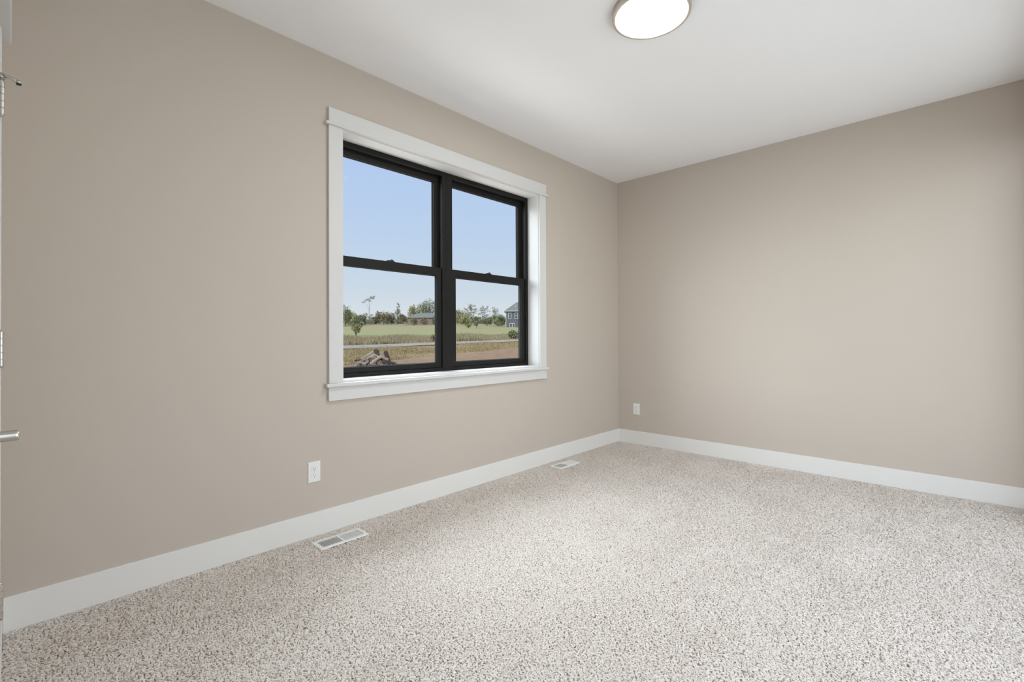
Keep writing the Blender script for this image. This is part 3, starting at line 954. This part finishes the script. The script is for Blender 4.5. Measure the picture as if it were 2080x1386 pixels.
grass('dry_grass', 'dry yellow grass on the near side of the road', -16, -3.6, 300, 1250, 52000, 0.06, 0.24, [(0.32, 0.23, 0.125), (0.44, 0.35, 0.19), (0.48, 0.40, 0.23)], 5)
grass('meadow_grass', 'tall rough meadow grass on the far side of the road', 4.0, 27, 300, 1250, 80000, 0.25, 0.75, [(0.33, 0.29, 0.17), (0.43, 0.35, 0.22), (0.47, 0.42, 0.23)], 6)

# ------------------------------------------------------------------ pile of broken timbers
TIMB = [mottled('weathered_grey_timber', [(0.26, 0.21, 0.165), (0.42, 0.36, 0.30)], 3.0, stretch=(1, 6, 6)),
        mottled('dark_brown_timber', [(0.07, 0.05, 0.037), (0.12, 0.09, 0.067)], 3.0, stretch=(1, 6, 6)),
        mottled('tan_timber', [(0.44, 0.36, 0.27), (0.62, 0.53, 0.42)], 3.0, stretch=(1, 6, 6))]


def at(px, py, v):
    return Vector((CAM.x, CAM.y, 1.109)) + FH * v + rgt * ((px - 1040) / F_PX * v) + Vector((0, 0, -(py - 684.4) / F_PX * v))


def timber(a, b, w, t, mi, label):
    a, b = Vector(a), Vector(b)
    d = (b - a); L = d.length; d.normalize()
    s = d.cross(Vector((0, 0, 1))).normalized(); u = s.cross(d)
    bm = bmesh.new(); rg = random.Random(int(L * 1000))
    pr = None
    for k in range(7):
        f = k / 6.0
        c = Vector((L * (f - .5), 0, 0)); j = lambda: rg.uniform(-.012, .012)
        ring = [bm.verts.new(c + Vector((j() * 2 if k in (0, 6) else 0, sy * w / 2 + j(), sz * t / 2 + j()))) for sy, sz in ((-1, -1), (1, -1), (1, 1), (-1, 1))]
        if pr:
            for q_ in range(4): bm.faces.new((pr[q_], pr[(q_ + 1) % 4], ring[(q_ + 1) % 4], ring[q_]))
        else: bm.faces.new(ring[::-1])
        pr = ring
    bm.faces.new(pr)
    o = obj('timber', bm, TIMB[mi])
    Mx = Matrix((d, s, u)).transposed().to_4x4(); Mx.translation = (a + b) / 2
    o.matrix_world = Mx
    tag(o, label, 'timber', 'broken timbers in the pile outside')


V0 = 30.0
timber(at(735, 729, V0 - .2), at(764, 711, V0 + .3), .17, .15, 2, 'long pale timber sloping up to the peak of the debris pile')
timber(at(763, 710, V0 + .2), at(771, 725, V0 - .1), .24, .16, 1, 'dark timber dropping from the peak of the debris pile')
timber(at(746, 727, V0 - .3), at(761, 719, V0 - .2), .13, .10, 2, 'short pale timber under the long sloping one')
timber(at(759, 719, V0 - .2), at(772, 725, V0 - .4), .12, .10, 0, 'short grey timber across the middle of the debris pile')
timber(at(752, 738, V0 - .9), at(775, 722, V0 - .5), .16, .13, 2, 'pale timber lying in front, sloping up to the right of the debris pile')
timber(at(773, 723, V0 - .5), at(789, 730, V0 - .6), .15, .12, 0, 'grey timber running down to the right foot of the debris pile')
timber(at(770, 719, V0 + .1), at(786, 714, V0 + .0), .18, .14, 0, 'grey timber lying flat along the top right of the debris pile')
timber(at(783, 714, V0 - .1), at(789, 731, V0 - .3), .22, .15, 1, 'dark timber standing steeply at the right end of the debris pile')
timber(at(720, 731.5, V0 + .2), at(738, 729.5, V0 + .3), .14, .10, 1, 'dark timber lying on the soil at the left foot of the debris pile')
timber(at(727, 734, V0 - .6), at(744, 738, V0 - .8), .12, .09, 0, 'thin grey timber on the soil below the left end of the debris pile')
timber(at(776, 736, V0 - .9), at(793, 732, V0 - .7), .14, .10, 1, 'dark short timber on the rubble at the lower right of the debris pile')
# rubble the timbers lie on
bm = bmesh.new()
rg = random.Random(4)
cpos = gpos(762, V0)
for k in range(320):
    a, rr = rg.uniform(0, 6.28), rg.random() ** .5
    c = cpos + rgt * (math.cos(a) * rr * 1.35) + FH * (math.sin(a) * rr * 0.9)
    c.z += rg.uniform(0.05, 0.62) * (1 - rr * .85)
    s = rg.uniform(.05, .17)
    vs_ = bmesh.ops.create_icosphere(bm, subdivisions=1, radius=s)['verts']
    for v_ in vs_:
        v_.co = Vector((v_.co.x * rg.uniform(.7, 1.4), v_.co.y * rg.uniform(.7, 1.4), v_.co.z * rg.uniform(.5, .9))) + c
o = obj('rubble', bm, mottled('grey_brown_rubble', [(0.11, 0.08, 0.06), (0.24, 0.185, 0.145), (0.40, 0.34, 0.28)], 2.0))
tag(o, 'heap of grey brown soil and rubble under the broken timbers', 'rubble', kind='stuff')

# ------------------------------------------------------------------ houses
SIDING = paint('grey_blue_siding', (0.165, 0.18, 0.19), 0.8, 0.2, var=0.08, vscale=2)
ROOFG = mottled('grey_shingles', [(0.20, 0.195, 0.18), (0.26, 0.255, 0.235)], 2.5)
HTRIM = paint('white_house_trim', (0.66, 0.67, 0.68), 0.6, 0.3)
HGLASS = paint('house_window_glass', (0.10, 0.12, 0.14), 0.1, 0.6)
BRICK = mottled('brown_far_wall', [(0.27, 0.23, 0.185), (0.33, 0.28, 0.225)], 1.0)


def house_frame(px, v):
    p = gpos(px, v)
    return p


HV = 150.0
hs = HV / S
hp = gpos(1027.5, HV)
hz = lambda py: 1.109 - (py - 684.4) * hs - hp.z
house = empty('house', hp, math.atan2(rgt.y, rgt.x))
tag(house, 'grey two storey house with white trimmed windows at the right edge of the window view', 'house')
W, D = 12.0, 9.0
ze = hz(632.5)
obj('house_wall', B((0, W, 0, D, -1.2, ze)), SIDING, house)
# hipped roof with overhang
bm = bmesh.new()
oh = 0.42; zr = hz(612.0)
e = [bm.verts.new(p) for p in ((-oh, -oh, ze), (W + oh, -oh, ze), (W + oh, D + oh, ze), (-oh, D + oh, ze))]
e2 = [bm.verts.new((p.co.x, p.co.y, ze + 0.12)) for p in e]
r0, r1 = bm.verts.new((3.55, D / 2, zr)), bm.verts.new((W - 3.55, D / 2, zr))
bm.faces.new(e[::-1])
for k in range(4): bm.faces.new((e[k], e[(k + 1) % 4], e2[(k + 1) % 4], e2[k]))
bm.faces.new((e2[0], e2[1], r1, r0)); bm.faces.new((e2[1], e2[2], r1)); bm.faces.new((e2[2], e2[3], r0, r1)); bm.faces.new((e2[3], e2[0], r0))
rf = obj('house_roof', bm, ROOFG, house)
obj('roof_vent', B((3.0, 3.3, 1.9, 2.2, ze + (zr - ze) * .5, ze + (zr - ze) * .5 + .35)), HTRIM, rf)
obj('eave_fascia', B((-oh - .03, W + oh, -oh - .05, -oh, ze - 0.10, ze + 0.14), (-oh - .05, -oh, -oh - .05, D + oh, ze - 0.10, ze + 0.14)), HTRIM, rf)
obj('corner_trim', B((-0.04, 0.16, -0.05, 0.0, -1.0, ze - .1), (-.05, 0, -.05, .16, -1.0, ze - .1)), HTRIM, house)


def hwin(x0p, x1p, y0p, y1p, mull=1):
    x0, x1 = (x0p - 1027.5) * hs, (x1p - 1027.5) * hs
    z0, z1 = hz(y1p), hz(y0p)
    bm = bmesh.new(); frame_ring(bm, x0, x1, z0, z1, .14, .14, .14, .16, -0.08, 0.0)
    xm = (x0 + x1) / 2
    if mull == 1: box(bm, x0 + .14, x1 - .14, -.06, 0, (z0 + z1) / 2 - .04, (z0 + z1) / 2 + .04)
    else: box(bm, xm - .09, xm + .09, -.07, 0, z0 + .14, z1 - .16)
    f = obj('house_window', bm, HTRIM, house)
    obj('house_pane', B((x0 + .14, x1 - .14, -.03, -.01, z0 + .14, z1 - .16)), HGLASS, f)


hwin(1032.2, 1039.2, 635.8, 648.3)
hwin(1045.6, 1052.4, 635.3, 648.0)
hwin(1035.2, 1046.0, 656.8, 665.6, 2)

# far house behind the field
fp = gpos(828, 190)
fs = 190 / S
fz = lambda py: 1.109 - (py - 684.4) * fs - fp.z
fh = empty('far_house', fp, math.atan2(rgt.y, rgt.x))
tag(fh, 'low far house with a long grey roof among the trees', 'house')
W2, D2 = 62 * fs, 7.0
obj('far_house_wall', B((0, W2, 0, D2, -.8, fz(645))), BRICK, fh)
bm = bmesh.new()
z0, z1 = fz(645), fz(635)
e = [bm.verts.new(p) for p in ((-.5, -.5, z0), (W2 + .5, -.5, z0), (W2 + .5, D2 + .5, z0), (-.5, D2 + .5, z0))]
a, b = bm.verts.new((3.2, D2 / 2, z1)), bm.verts.new((W2 - 2.0, D2 / 2, z1))
bm.faces.new(e[::-1]); bm.faces.new((e[0], e[1], b, a)); bm.faces.new((e[1], e[2], b)); bm.faces.new((e[2], e[3], a, b)); bm.faces.new((e[3], e[0], a))
obj('far_house_roof', bm, ROOFG, fh)

# low bank of dry grass in front of the far trees
bm = bmesh.new()
mp0, mp1 = gpos(805, 176), gpos(827, 176)
n = 14; pr = None
for k in range(n + 1):
    c = mp0.lerp(mp1, k / n); f = math.sin(math.pi * min(1, max(0, k / n))) ** .4
    rr = [bm.verts.new(c + FH * s + Vector((0, 0, hgt * f - .15))) for s, hgt in ((-1.6, 0), (-1.0, .55), (-.3, .85), (.5, .8), (1.4, 0))]
    if pr:
        for j in range(4): bm.faces.new((pr[j], pr[j + 1], rr[j + 1], rr[j]))
    pr = rr
o = obj('grass_bank', bm, mottled('dry_bank', [(0.27, 0.215, 0.14), (0.36, 0.30, 0.20)], .8), smooth=True)
tag(o, 'low tan bank of dry grass in front of the distant trees', 'bank')
